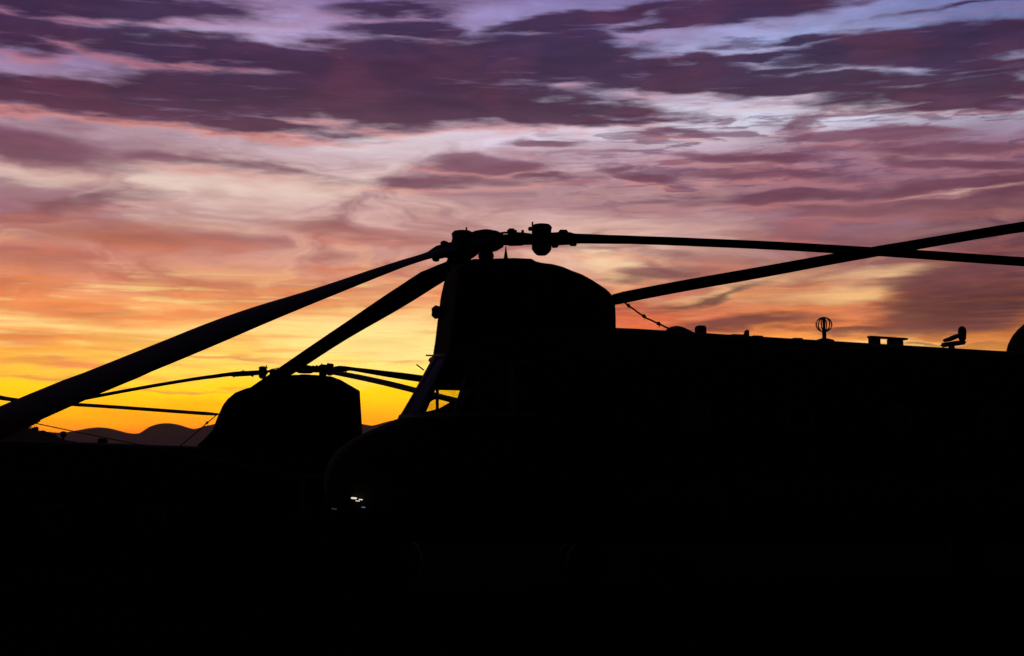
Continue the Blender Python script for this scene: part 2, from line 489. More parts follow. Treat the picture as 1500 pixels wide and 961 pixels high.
# ------------------------------------------------------------------ mesh helpers
def finish(name, bm, mat, parent=None, smooth=True, angle=35):
    me = bpy.data.meshes.new(name)
    bmesh.ops.recalc_face_normals(bm, faces=bm.faces)
    if smooth:
        for f in bm.faces:
            f.smooth = True
        for e in bm.edges:
            if len(e.link_faces) == 2 and e.calc_face_angle(0) > radians(angle):
                e.smooth = False
    bm.to_mesh(me)
    bm.free()
    me.materials.append(mat)
    o = bpy.data.objects.new(name, me)
    COL.objects.link(o)
    if parent:
        o.parent = parent
    return o


def tag(o, label=None, cat=None, group=None, kind=None):
    for k, v in (('label', label), ('category', cat), ('group', group), ('kind', kind)):
        if v:
            o[k] = v
    return o


def add_box(bm, c, size, rot=(0, 0, 0), bevel=0.0):
    m = Matrix.Translation(Vector(c)) @ Matrix.Rotation(rot[2], 4, 'Z') @ Matrix.Rotation(rot[1], 4, 'Y') @ Matrix.Rotation(rot[0], 4, 'X') @ Matrix.Diagonal((*size, 1))
    r = bmesh.ops.create_cube(bm, size=1, matrix=m)
    if bevel:
        es = list({e for v in r['verts'] for e in v.link_edges})
        bmesh.ops.bevel(bm, geom=es, offset=bevel, segments=2, affect='EDGES')


def frame_for(d):
    d = d.normalized()
    up = Vector((0, 0, 1)) if abs(d.z) < 0.95 else Vector((1, 0, 0))
    a = d.cross(up).normalized()
    return a, a.cross(d).normalized()


def add_tube(bm, pts, radii, n=10, cap=True):
    pts = [Vector(p) for p in pts]
    if not hasattr(radii, '__len__'):
        radii = [radii] * len(pts)
    rings = []
    for i, p in enumerate(pts):
        d = (pts[min(i + 1, len(pts) - 1)] - pts[max(i - 1, 0)])
        if d.length < 1e-6:
            d = pts[-1] - pts[0]
        a, b = frame_for(d)
        rings.append([bm.verts.new(p + (a * cos(2 * pi * k / n) + b * sin(2 * pi * k / n)) * radii[i]) for k in range(n)])
    for r0, r1 in zip(rings, rings[1:]):
        for k in range(n):
            bm.faces.new((r0[k], r0[(k + 1) % n], r1[(k + 1) % n], r1[k]))
    if cap:
        bm.faces.new(rings[0][::-1])
        bm.faces.new(rings[-1])


def add_rings(bm, rings):
    vr = [[bm.verts.new(p) for p in r] for r in rings]
    n = len(vr[0])
    for r0, r1 in zip(vr, vr[1:]):
        for k in range(n):
            bm.faces.new((r0[k], r0[(k + 1) % n], r1[(k + 1) % n], r1[k]))
    bm.faces.new(vr[0][::-1])
    bm.faces.new(vr[-1])


def superring(s, w, zb, zt, ex=3.0, n=28, yc=0.0):
    """rounded-rectangle cross-section across the aircraft at station s"""
    out = []
    zc, h = (zb + zt) / 2, (zt - zb) / 2
    for k in range(n):
        a = 2 * pi * (k + 0.5) / n
        c_, s_ = cos(a), sin(a)
        out.append((s, yc + w * math.copysign(abs(c_) ** (2 / ex), c_), zc + h * math.copysign(abs(s_) ** (2 / ex), s_)))
    return out


def smooth_stations(st, m=3):
    """linear stations refined with Catmull-Rom"""
    out = []
    for i in range(len(st) - 1):
        p0, p1, p2, p3 = st[max(i - 1, 0)], st[i], st[i + 1], st[min(i + 2, len(st) - 1)]
        for k in range(m):
            t = k / m
            out.append(tuple(0.5 * (2 * b + (c - a) * t + (2 * a - 5 * b + 4 * c - d) * t * t + (3 * b - a - 3 * c + d) * t ** 3)
                             for a, b, c, d in zip(p0, p1, p2, p3)))
    out.append(st[-1])
    return out


def interp(x, tab):
    if x <= tab[0][0]:
        return tab[0][1]
    for (x0, y0), (x1, y1) in zip(tab, tab[1:]):
        if x <= x1:
            return y0 + (y1 - y0) * (x - x0) / (x1 - x0)
    return tab[-1][1]


# ------------------------------------------------------------------ ground, hills
def ground_z(x, y):
    q = (y - 20.5) - 0.6 * (x + 2)
    t = min(max((q + 1.5) / 5.0, 0), 1)
    return -1.1 * t * t * (3 - 2 * t)


def ground_mesh():
    bm = bmesh.new()
    def axis(lim):
        v, x, st = [0.0], 0.0, 1.0
        while x < lim:
            if x > 40:
                st *= 1.25
            x = min(x + st, lim)
            v.append(x)
        return [-a for a in v[:0:-1]] + v
    xs, ys = axis(8500), axis(8500)
    g = [[bm.verts.new((x, y, ground_z(x, y))) for x in xs] for y in ys]
    for j in range(len(ys) - 1):
        for i in range(len(xs) - 1):
            bm.faces.new((g[j][i], g[j][i + 1], g[j + 1][i + 1], g[j + 1][i]))
    return tag(finish('ground', bm, GROUND), 'dark airfield ground falling away in a low bank', None, None, 'structure')


ground_mesh()

RIDGE = [(-400, 622), (-200, 612), (-60, 620), (20, 628), (60, 631), (80, 633.5), (95, 633), (110, 630), (125, 627), (143, 625.5), (156, 626.5), (170, 630), (185, 634), (200, 635.5),
         (206, 632), (214, 626), (226, 621), (242, 619), (258, 621), (270, 625), (282, 628.5), (297, 624), (312, 621), (340, 618), (400, 612), (470, 612), (528, 620.5),
         (545, 623.5), (570, 616), (640, 611), (720, 608), (820, 612), (900, 608), (1000, 605), (1120, 609), (1250, 604), (1400, 609), (1600, 612), (2000, 606)]


def hills():
    bm = bmesh.new()
    D = 6200.0
    cols = []
    n = 620
    a_lo, a_hi = radians(-62), radians(62)
    for i in range(n + 1):
        a = a_lo + (a_hi - a_lo) * i / n
        px = CX + F_PX * math.tan(a) / cos(PITCH)
        py = interp(px, RIDGE)
        # height of the crest seen in this direction
        r = ray(px, py)
        h = CAM_Z + r.z / sqrt(r.x ** 2 + r.y ** 2) * D
        row = []
        for d, k in ((D - 2100, -0.004), (D - 1500, 0.14), (D - 1050, 0.34), (D - 700, 0.55), (D - 420, 0.78), (D - 180, 0.94), (D, 1.0), (D + 260, 0.9), (D + 900, 0.45), (D + 1700, -0.004)):
            j = 1 + (0.22 * mnoise.noise(Vector((a * 40, d * 0.002, 3.1))) if 0 < k < 0.9 else 0)
            jag = mnoise.noise(Vector((a * 900, 1.7, d * 0.01))) * 1.4 if k >= 0.9 else 0
            row.append(bm.verts.new((sin(a) * d, cos(a) * d, h * k * j + jag - 1.1)))
        cols.append(row)
    for c0, c1 in zip(cols, cols[1:]):
        for k in range(len(c0) - 1):
            bm.faces.new((c0[k], c1[k], c1[k + 1], c0[k + 1]))
    tag(finish('hills', bm, HILL, angle=80), 'distant rounded hills along the sunset horizon', None, None, 'structure')


hills()


def bank():
    """dark scrubby rise at the left edge"""
    bm = bmesh.new()
    D = 150.0
    top = [(-700, 596), (-300, 600), (-60, 612), (0, 620), (30, 625), (45, 629), (60, 634), (80, 640), (110, 652), (160, 672), (230, 696), (300, 715)]
    cols = []
    for i in range(121):
        px = -700 + 1000 * i / 120
        v = at(px, interp(px, top), D)
        a = atan2(v.x, v.y)
        row = []
        for d, k in ((-55, -0.02), (-30, 0.35), (-12, 0.8), (0, 1.0), (14, 0.85), (40, 0.3), (60, -0.02)):
            z = max(v.z + 1.1, 0) * k * (1 + 0.10 * mnoise.noise(Vector((px * 0.03, d * 0.1, 0)))) - 1.12
            row.append(bm.verts.new((sin(a) * (D + d), cos(a) * (D + d), z)))
        cols.append(row)
    for c0, c1 in zip(cols, cols[1:]):
        for k in range(len(c0) - 1):
            bm.faces.new((c0[k], c1[k], c1[k + 1], c0[k + 1]))
    tag(finish('hillside', bm, HILL, angle=80), 'dark scrubby rise at the left edge of the airfield', None, None, 'structure')


bank()


def shrub(px, py, h, wd, seed, label):
    rnd = random.Random(seed)
    top = at(px, py, 148.0)
    base = Vector((top.x, top.y, top.z - h))
    root = bpy.data.objects.new('shrub', None)
    COL.objects.link(root)
    root.location = base
    tag(root, label, 'shrub', 'scrub on the dark rise at the left edge')
    bm = bmesh.new()
    tips = []
    for k in range(7):
        a = rnd.uniform(0, 2 * pi)
        t = Vector((cos(a) * wd * rnd.uniform(.2, .8), sin(a) * wd * rnd.uniform(.2, .8), h * rnd.uniform(.55, .95)))
        add_tube(bm, [(0, 0, -0.6), t * 0.5 + Vector((0, 0, .1)), t], [0.06, 0.04, 0.015], 5)
        tips.append(t)
    finish('stem', bm, BARK, root)
    bm = bmesh.new()
    for k in range(700):
        t = rnd.choice(tips)
        c = t * rnd.uniform(.55, 1.05) + Vector((rnd.gauss(0, .22 * wd), rnd.gauss(0, .22 * wd), rnd.gauss(0, .12 * h)))
        s = rnd.uniform(.05, .13)
        u = Vector((rnd.gauss(0, 1), rnd.gauss(0, 1), rnd.gauss(0, 1))).normalized()
        v = u.orthogonal().normalized()
        bm.faces.new([bm.verts.new(c + u * s), bm.verts.new(c + v * s * .5), bm.verts.new(c - u * s), bm.verts.new(c - v * s * .5)])
    finish('foliage', bm, LEAF, root, smooth=False)


for i, (px, py, h, wd, lb) in enumerate([
        (6, 612, 1.6, 1.5, 'broad dark shrub on the rise, nearest the left edge of the photograph'),
        (33, 619, 1.1, 0.9, 'dark shrub on the rise just left of the blade tip corner'),
        (49, 626, 0.8, 0.5, 'small round shrub on the rise right under the near blade tip'),
        (61, 632, 0.55, 0.5, 'low shrub partway down the slope, between the round shrub and the lowest one'),
        (75, 636, 0.5, 0.6, 'lowest shrub at the foot of the slope, nearest the thin roof mast')]):
    shrub(px, py, h, wd, 10 + i, lb)


# ------------------------------------------------------------------ helicopters
class Craft:
    """a tandem-rotor helicopter: local x runs aft from the forward rotor, z up from the ground it stands on"""
    def __init__(self, hub_px, depth, az_deg, gz):
        self.hub = at(*hub_px, depth)
        self.az = radians(az_deg)
        self.gz = gz
        self.root = bpy.data.objects.new('transport_helicopter', None)
        COL.objects.link(self.root)
        self.root.location = (self.hub.x, self.hub.y, gz)
        self.root.rotation_euler = (0, 0, self.az)
        self.hz = self.hub.z - gz
        self.near = -1 if cos(self.az) > 0 else 1      # which side (local y) faces the camera
        self.aft_hub = None

    def loc(self, w):
        d = Vector(w) - Vector((self.hub.x, self.hub.y, self.gz))
        c, s = cos(self.az), sin(self.az)
        return Vector((d.x * c + d.y * s, -d.x * s + d.y * c, d.z))

    def world(self, l):
        c, s = cos(self.az), sin(self.az)
        return Vector((self.hub.x + l[0] * c - l[1] * s, self.hub.y + l[0] * s + l[1] * c, self.gz + l[2]))

    def prof(self, px, py, y=0.0):
        """station and height of a photograph pixel on the lengthwise plane at local offset y"""
        P = self.world((0, y, 0))
        s, z, _ = onplane(px, py, P, self.az)
        return s, z - self.gz

    # ---- rotor blade through a traced line
    def blade(self, hub_local, az_deg, stations, root_z, length, chord=0.76, thick=0.085, sock=False, bump=None, cuff=2.0):
        P = self.world(hub_local)
        az = radians(az_deg)
        tab = []
        for px, py, th in stations:
            r, z, q = onplane(px, py, P, az)
            tab.append((r, z, th))
        tab.sort()
        # continue to the full length along the last slope
        if tab[-1][0] < length:
            (r0, z0, t0), (r1, z1, t1) = tab[len(tab) // 2 - 1], tab[-1]
            sl = (z1 - z0) / (r1 - r0)
            tab.append((length, z1 + (length - r1) * sl * 1.08, t1))
        r_first = tab[0][0]
        tab = [(0.95, root_z, tab[0][2])] + [t for t in tab if t[0] > 1.15]
        kz = [(t[0], t[1]) for t in tab]
        kt = [(t[0], t[2]) for t in tab]
        nn = 44
        rs = [tab[0][0] + (tab[-1][0] - tab[0][0]) * i / nn for i in range(nn + 1)]
        def soft(x, k):
            hw = min(0.7, x - rs[0], rs[-1] - x)
            return sum(interp(x + hw * j / 3, k) for j in range(-3, 4)) / 7
        tab = [(x, soft(x, kz), soft(x, kt)) for x in rs]
        d = Vector((cos(az), sin(az), 0))
        bm = bmesh.new()
        rings = []
        prof = [(0.5, 0.0), (0.44, 0.22), (0.28, 0.42), (0.02, 0.5), (-0.25, 0.30), (-0.5, 0.04), (-0.5, -0.04), (-0.25, -0.22), (0.02, -0.40), (0.28, -0.38), (0.44, -0.2)]
        for i, (r, z, th) in enumerate(tab):
            r0, z0 = tab[max(i - 1, 0)][:2]
            r1, z1 = tab[min(i + 1, len(tab) - 1)][:2]
            t = (d * (r1 - r0) + Vector((0, 0, z1 - z0))).normalized()
            T = Vector((0, 0, 1)).cross(t).normalized()
            Nn = t.cross(T)
            k = min(max((r - 0.95) / (cuff - 0.95), 0), 1)
            c_ = 0.20 + (chord - 0.20) * k * k * (3 - 2 * k)
            rt = 0.17 if thick > .08 else 0.09
            tk = rt + (thick - rt) * min(max((r - 1.0) / 1.1, 0), 1)
            if bump and bump[0] < r < bump[1]:
                c_ += 0.05
            if r > length - 0.12:
                c_ *= 0.93
                tk *= 0.7
            a = radians(th)
            C_ = T * cos(a) + Nn * sin(a)
            M_ = Nn * cos(a) - T * sin(a)
            cen = Vector((P.x, P.y, 0)) + d * r + Vector((0, 0, z))
            rings.append([self.loc(cen + C_ * u * c_ + M_ * v * tk) for u, v in prof])
        add_rings(bm, rings)
        o = finish('rotor_blade', bm, BLADE, self.root, angle=30)
        if sock:
            i0 = max(i for i, t in enumerate(tab) if t[0] < length - sock)
            bm = bmesh.new()
            rr = []
            for ring in rings[i0:]:
                cen = sum(ring, Vector()) / len(ring)
                rr.append([cen + (p - cen) * Vector((1.0, 1.0, 1.0)).x * 1.06 + (p - cen).normalized() * 0.015 for p in ring])
            add_rings(bm, rr)
            s_ = finish('tip_cover', bm, SOCK, o)
            s_['label'] = 'red canvas cover pulled over the blade tip'
        tip = Vector((P.x, P.y, 0)) + d * tab[-1][0] + Vector((0, 0, tab[-1][1]))
        self.blade_tab = tab
        self.blade_P, self.blade_d = P, d
        return o, tip

    def blade_point(self, r):
        z = interp(r, [(t[0], t[1]) for t in self.blade_tab])
        return Vector((self.blade_P.x, self.blade_P.y, 0)) + self.blade_d * r + Vector((0, 0, z))

    # ---- rotor head
    def head(self, hub_local, arms, tilt, slim=1.0):
        """arms: (world azimuth, root drop) for each blade; tilt: forward lean of the disc"""
        hl = Vector(hub_local)
        bm = bmesh.new()
        add_tube(bm, [hl + Vector((0, 0, -0.62)), hl + Vector((0, 0, -0.1))], [0.10, 0.10], 18)
        add_tube(bm, [hl + Vector((0, 0, -0.36)), hl + Vector((0, 0, -0.30)), hl + Vector((0, 0, -0.28))], [0.15, 0.15, 0.12], 20)
        finish('rotor_mast', bm, STEEL, self.root)
        bm = bmesh.new()
        add_tube(bm, [hl + Vector((0, 0, z_ * slim)) for z_ in (-.14, -.09, .08, .12, .15)], [r_ * (.4 + .6 * slim) for r_ in (0.17, 0.25, 0.25, 0.18, 0.06)], 22)
        hub_o = finish('rotor_hub', bm, STEEL, self.root)
        bm = bmesh.new()
        add_tube(bm, [hl + Vector((0, 0, -0.25)), hl + Vector((0, 0, -0.20))], [0.11, 0.11], 24)
        finish('swashplate', bm, STEEL, self.root)
        k = slim
        for waz, droot, long in arms:
            a = radians(waz) - self.az
            d = Vector((cos(a), sin(a), 0))
            t = Vector((-d.y, d.x, 0))
            e = lambda r, dz=0.0, dt=0.0: hl + d * r + t * dt * k + Vector((0, 0, droot * r + dz * k))
            ang = atan2(d.y, d.x)
            bm = bmesh.new()
            add_tube(bm, [e(.12), e(.30), e(.34), e(.50), e(.54), e(.66)], [.08 * k, .08 * k, .09 * k, .09 * k, .08 * k, .08 * k], 14)
            arm = finish('hub_arm', bm, STEEL, self.root)
            bm = bmesh.new()
            L = lambda x: .84 + (x - .84) * long
            add_tube(bm, [e(.70), e(.84), e(L(1.02)), e(L(1.2)), e(L(1.32)), e(L(1.42))], [.09 * k, .085 * k, .095 * k, .09 * k, .05 * k, .02 * k], 14)
            finish('pitch_housing', bm, STEEL, arm)
            bm = bmesh.new()
            add_tube(bm, [e(.79, z_) for z_ in (-.23, -.19, -.15, .13, .17, .205, .22)], [r_ * k for r_ in (.07, .115, .14, .14, .15, .12, .05)], 14)
            add_box(bm, e(.79), (.26 * k, .22 * k, .2 * k), (0, 0, ang), .02)
            add_box(bm, e(.79 - .15 * k, .15), (.08 * k, .08 * k, .05 * k), (0, 0, ang), .01)
            add_tube(bm, [e(.79 - .13 * k, .16), e(.79 - .13 * k, .25)], .012, 6)
            finish('lag_hinge', bm, STEEL, arm)
            bm = bmesh.new()
            add_tube(bm, [e(.25, .02, .2), e(.7, .0, .2), e(.98, .0, .1)], [.045 * k, .045 * k, .025 * k], 10)
            finish('lag_damper', bm, STEEL, arm)
            bm = bmesh.new()
            add_box(bm, e(.98, -.10, -.06), (.09 * k, .22 * k, .05 * k), (0, 0, ang), .01)
            finish('pitch_horn', bm, STEEL, arm)
            bm = bmesh.new()
            add_box(bm, e(L(1.10), .095), (.13 * k, .08 * k, .06 * k), (0, 0, ang), .015)
            finish('housing_lug', bm, STEEL, arm)
            bm = bmesh.new()
            add_box(bm, e(.36, .115), (.12 * k, .14 * k, .08 * k), (0, 0, ang), .02)
            finish('oil_tank', bm, STEEL, arm)
            bm = bmesh.new()
            add_tube(bm, [e(.16, .10, .05), e(.26, .115, .06), e(.40, .11, .07), e(.52, .10, .07), e(.64, .08, .06)], .016 * k, 6)
            finish('hydraulic_hose', bm, RUBBER, arm)
            for br_ in (.42, .52):
                bm = bmesh.new()
                add_tube(bm, [e(br_, .08), e(br_, .135)], .02 * k, 6)
                finish('bolt', bm, STEEL, arm)
            bm = bmesh.new()
            add_box(bm, e(L(1.24), -.085), (.10 * k, .07 * k, .05 * k), (0, 0, ang), .012)
            finish('drain_lug', bm, STEEL, arm)
        return hub_o

    # ---- airframe
    def airframe(self, dz, pylon, roof, front_s):
        R_ = self.root
        z = lambda v: v + dz
        # fuselage behind the cockpit bulkhead
        st = []
        for s, w, zb, zt in ((0.36, 1.18, .72, interp(.36, roof)), (1.2, 1.25, .70, interp(1.2, roof)), (2.0, 1.28, .68, interp(2, roof)), (4, 1.28, .68, interp(4, roof)),
                             (6.5, 1.28, .68, interp(6.5, roof)), (8.8, 1.28, .70, interp(8.8, roof)), (10.2, 1.26, 0.95, interp(10.2, roof)), (11.8, 1.22, 1.75, interp(11.8, roof)),
                             (13.0, 1.12, 2.45, interp(13, roof) - .05), (13.5, 0.95, 2.75, interp(13, roof) - .15)):
            st.append((s, w, z(zb) if zb < 2 else z(zb), zt))
        bm = bmesh.new()
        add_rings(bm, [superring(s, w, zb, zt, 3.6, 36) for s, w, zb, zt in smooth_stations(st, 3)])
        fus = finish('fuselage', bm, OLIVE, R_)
        # round cabin windows
        for side in (-1, 1):
            for k, s in enumerate((2.6, 4.2, 5.8, 7.4, 9.0)):
                bm = bmesh.new()
                add_tube(bm, [(s, side * 1.24, z(2.45)), (s, side * 1.30, z(2.45))], [.23, .22], 20)
                fr_ = finish('cabin_window', bm, FRAME, fus)
                bm = bmesh.new()
                add_tube(bm, [(s, side * 1.295, z(2.45)), (s, side * 1.312, z(2.45))], [.18, .17], 20)
                finish('window_pane', bm, TINTED, fr_)
        # fuel sponsons and wheels
        for side in (-1, 1):
            bm = bmesh.new()
            add_rings(bm, [superring(s, w, z(zb), z(zt), 2.6, 20, side * 1.42) for s, w, zb, zt in smooth_stations(
                [(1.3, .08, 1.1, 1.3), (1.7, .32, .82, 1.5), (2.6, .42, .70, 1.62), (8.0, .42, .70, 1.62), (9.3, .36, .8, 1.55), (10.0, .10, 1.1, 1.3)], 3)])
            finish('fuel_sponson', bm, OLIVE, R_)
        for s, dual in ((1.9, True), (8.9, False)):
            for side in (-1, 1):
                bm = bmesh.new()
                add_tube(bm, [(s, side * 1.45, z(0.95)), (s + .1, side * 1.5, .38)], [.09, .07], 12)
                add_tube(bm, [(s + .1, side * 1.2, .33), (s + .1, side * 1.85, .33)], .05, 10)
                gear = finish('landing_gear_strut', bm, STEEL, R_)
                for off in ((1.33, 1.73) if dual else (1.6,)):
                    bm = bmesh.new()
                    y0 = side * off
                    add_tube(bm, [(s + .1, y0 - .11, .32), (s + .1, y0 - .09, .32), (s + .1, y0 + .09, .32), (s + .1, y0 + .11, .32)], [.24, .32, .32, .24], 22)
                    finish('wheel', bm, RUBBER, gear)
        # lower nose
        bm = bmesh.new()
        nose = [(-2.22, .22, 1.35, 1.70), (-2.10, .48, 1.12, 1.93), (-1.85, .74, .92, 2.13), (-1.5, .92, .80, 2.29), (-1.12, 1.06, .75, 2.44), (-.5, 1.18, .72, 2.50), (.36, 1.2, .72, 2.52)]
        if front_s:
            nose = [(s, w, a, b) for s, w, a, b in nose]
        add_rings(bm, [superring(s, w, z(zb), z(zt), 2.7, 32) for s, w, zb, zt in smooth_stations(nose, 3)])
        nose_o = finish('nose', bm, OLIVE, R_)
        # cockpit roof
        bm = bmesh.new()
        rf = interp(.36, roof)
        add_rings(bm, [superring(s, w, zb, zt, 3.0, 28) for s, w, zb, zt in smooth_stations(
            [(-.70, .50, z(3.22), z(3.30)), (-.55, .76, z(3.16), z(3.38)), (-.3, .96, z(3.10), min(z(3.48), rf)), (.0, 1.08, z(3.04), min(z(3.56), rf)), (.38, 1.17, z(3.0), rf - .01)], 3)])
        finish('cockpit_roof', bm, OLIVE, R_)
        # glazing: sill and head points, mirrored
        Npt = [(-1.20, 0.0, 2.42), (-1.10, .50, 2.40), (-.72, .98, 2.40), (.02, 1.14, 2.40), (.36, 1.16, 2.42)]
        Tpt = [(-.70, 0.0, 3.27), (-.66, .40, 3.24), (-.42, .84, 3.18), (.02, 1.04, 3.12), (.36, 1.12, 3.1)]
        for side in (-1, 1):
            n_ = [Vector((a, b * side, z(c))) for a, b, c in Npt]
            t_ = [Vector((a, b * side, z(c))) for a, b, c in Tpt]
            for i in range(4):
                q = [n_[i], n_[i + 1], t_[i + 1], t_[i]]
                cen = sum(q, Vector()) / 4
                nm = ((q[1] - q[0]).cross(q[3] - q[0])).normalized() * 0.008
                clear = (i == 1 and side == self.near) or (i == 2 and side != self.near)
                bm = bmesh.new()
                inset = [cen + (p - cen) * 0.97 for p in q]
                vs = [bm.verts.new(p + nm) for p in inset] + [bm.verts.new(p - nm) for p in inset]
                bm.faces.new(vs[:4])
                bm.faces.new(vs[7:3:-1])
                for k in range(4):
                    bm.faces.new((vs[k], vs[(k + 1) % 4], vs[4 + (k + 1) % 4], vs[4 + k]))
                finish('windscreen_pane' if i < 2 else 'side_window', bm, GLASS if clear else TINTED, R_, smooth=False)
            if side == 1:
                bm = bmesh.new()
                add_tube(bm, [n_[0], t_[0]], .035, 8)
                finish('windscreen_post', bm, SUNLIT_EDGE, R_)
            for i in range(1, 4):
                bm = bmesh.new()
                add_tube(bm, [n_[i], t_[i]], (.03, .03, .045, .06)[i], 8)
                finish('windscreen_post', bm, FRAME, R_)
            bm = bmesh.new()
            add_tube(bm, n_, .05, 8)
            add_tube(bm, t_, .05, 8)
            finish('window_rail', bm, FRAME, R_)
            if dz == 0:
                # arched bar, upright and blind of the side window
                yy = side * 1.06
                P = lambda x, y: (lambda q: Vector((q[0], yy, q[1])))(self.prof(x, y, 1.06))
                for nm_, pts_, rr_ in (('window_arch', [(617, 606), (622, 595), (627, 588), (634, 583.5), (642, 582), (652, 584), (662, 588.5), (674, 594)], .026), ('window_upright', [(640.5, 566), (640.5, 608)], .024)):
                    bm = bmesh.new()
                    add_tube(bm, [P(*q) for q in pts_], rr_, 8)
                    finish(nm_, bm, FRAME, R_)
                a_, b_ = P(622, 571), P(690, 545)
                bm = bmesh.new()
                add_box(bm, (a_ + b_) / 2, (abs(b_.x - a_.x), .02, abs(b_.z - a_.z)), (0, 0, 0), .005)
                finish('sun_blind', bm, SEAT, R_)
                bm = bmesh.new()
                pp = [P(612, 610), P(622, 603.5), (P(640, 599)), P(656, 590), P(668, 586), P(690, 586), P(690, 610)]
                v0 = [bm.verts.new(p - Vector((0, side * .10, 0))) for p in pp]
                v1 = [bm.verts.new(p - Vector((0, side * .16, 0))) for p in pp]
                bm.faces.new(v0)
                bm.faces.new(v1[::-1])
                for k in range(len(pp)):
                    bm.faces.new((v0[k], v0[(k + 1) % len(pp)], v1[(k + 1) % len(pp)], v1[k]))
                finish('side_console', bm, SEAT, R_, smooth=False)
        # cockpit interior: panel hood, seats, bulkhead
        bm = bmesh.new()
        add_rings(bm, [superring(s, w, z(2.2), z(zt), 3.0, 18) for s, w, zt in ((-1.0, .5, 2.40), (-.8, .8, 2.46), (-.5, .85, 2.48), (-.42, .85, 2.42))])
        finish('instrument_hood', bm, SEAT, R_)
        for side in (-1, 1):
            bm = bmesh.new()
            add_box(bm, (.12, side * .55, z(2.1)), (.14, .5, 1.1), (0, .12, 0), .04)
            add_box(bm, (-.15, side * .55, z(1.72)), (.5, .5, .14), (0, 0, 0), .04)
            add_box(bm, (.20, side * .55, z(2.74)), (.10, .28, .22), (0, .12, 0), .04)
            finish('pilot_seat', bm, SEAT, R_)
        # forward pylon
        bm = bmesh.new()
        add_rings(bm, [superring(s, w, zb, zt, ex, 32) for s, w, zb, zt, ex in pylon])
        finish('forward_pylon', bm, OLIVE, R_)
        # aft pylon and engines
        bm = bmesh.new()
        ah = self.aft_hub.z
        r9 = interp(9, roof)
        ap = [(9.08, .40, r9 - .3, r9 + .02), (9.12, .50, r9 - .3, r9 + .22), (9.22, .56, r9 - .3, r9 + .42), (9.45, .62, r9 - .3, r9 + .62), (10.0, .70, r9 - .3, r9 + .95), (10.6, .72, r9 - .3, ah - .85), (11.4, .68, r9 - .3, ah - .50),
              (12.2, .62, r9 - .3, ah - .48), (13.1, .40, r9 - .5, ah - .62), (13.7, .16, r9 - .6, ah - .9)]
        add_rings(bm, [superring(*q, 3.0, 32) for q in smooth_stations(ap, 3)])
        finish('aft_pylon', bm, OLIVE, R_)
        for side in (-1, 1):
            bm = bmesh.new()
            add_tube(bm, [(10.6, side * 1.15, r9 + .42), (10.7, side * 1.15, r9 + .42), (11.2, side * 1.15, r9 + .42), (12.6, side * 1.15, r9 + .42), (13.0, side * 1.18, r9 + .42)], [.24, .33, .36, .34, .26], 20)
            finish('engine', bm, OLIVE, R_)


BLADE_R = 9.15
# ---- the near helicopter
main = Craft((712, 352), 18.6, 18, 0.0)
tag(main.root, 'large near tandem rotor helicopter filling the right half with its long roof', 'helicopter', 'helicopters parked on the airfield')
main.aft_hub = Vector((11.9, 0, 6.05))
roof_px = [(900, 481), (985, 486), (1050, 490.5), (1200, 500), (1340, 508), (1480, 516)]
ROOF_DROP = -0.035
main_roof = [main.prof(*p, y=0.0) for p in roof_px]
main_roof = [(s, zz + ROOF_DROP) for s, zz in main_roof]
main_roof = [(-.5, main_roof[0][1] - .05)] + main_roof


def pylon_main():
    out = []
    pts = [(645, 507, .44), (649, 478, .46), (653, 442, .48), (657, 410, .50), (661, 392, .51), (670, 384, .51), (676, 381, .52), (690, 376, .54), (720, 375.5, .56), (745, 375, .56), (770, 376, .55), (777, 380, .54), (786, 382, .53), (800, 383.5, .52),
           (815, 387, .50), (830, 393, .47), (845, 398, .43), (860, 405.5, .38), (872, 412.5, .34), (882, 418.5, .30), (889, 424, .25), (894, 430, .20), (895.5, 436, .16)]
    for i, (px, py, w) in enumerate(pts):
        s, zz = main.prof(px, py)
        out.append((s, w, 3.05 if s < .3 else 3.3, zz - 0.05, 3.2))
    return out


main.airframe(0.0, pylon_main(), main_roof, 0)
main.head((0, 0, main.hz), [(247, -.27, 1.9), (120, -.22, 1.0), (4, .035, 1.0)], 9)
main.head(main.aft_hub, [(180, -.02, 1.0), (300, -.05, 1.0), (60, -.05, 1.0)], 4)
bA, tipA = main.blade((0, 0, 0), 247, [(600, 381.5, 8), (560, 394.5, 7), (500, 417.3, 6), (400, 451.5, 0), (300, 492, 0), (220, 527, 0), (150, 553, 1), (100, 573, 1), (45, 597.5, 2)], main.hz - .27, 9.75, chord=.78, sock=.5, bump=(7.9, 9.74))
ptA = main.blade_point(9.55)
bB, tipB = main.blade((0, 0, 0), 121.5, [(630, 407.6, -10), (600, 426.5, -9), (560, 453.4, -10), (500, 490.2, -14), (466, 512, -16)], main.hz - .22, BLADE_R, chord=.78, cuff=1.3)
bC, tipC = main.blade((0, 0, 0), 4, [(850, 349.5, 3), (930, 350, 3), (988, 353.5, 3), (1116, 358, 3), (1227, 364.8, 3), (1329, 371, 2.5), (1457, 380.5, 2), (1500, 383, 2)], main.hz + .03, BLADE_R, thick=.10)
bD, tipD = main.blade(main.aft_hub, 180, [(903, 438.2, 7.5), (988, 421, 7), (1116, 399.3, 7), (1227, 378.2, 6), (1329, 361.1, 5), (1500, 331.7, 5)], main.aft_hub.z - .04, BLADE_R + .12, thick=.095)

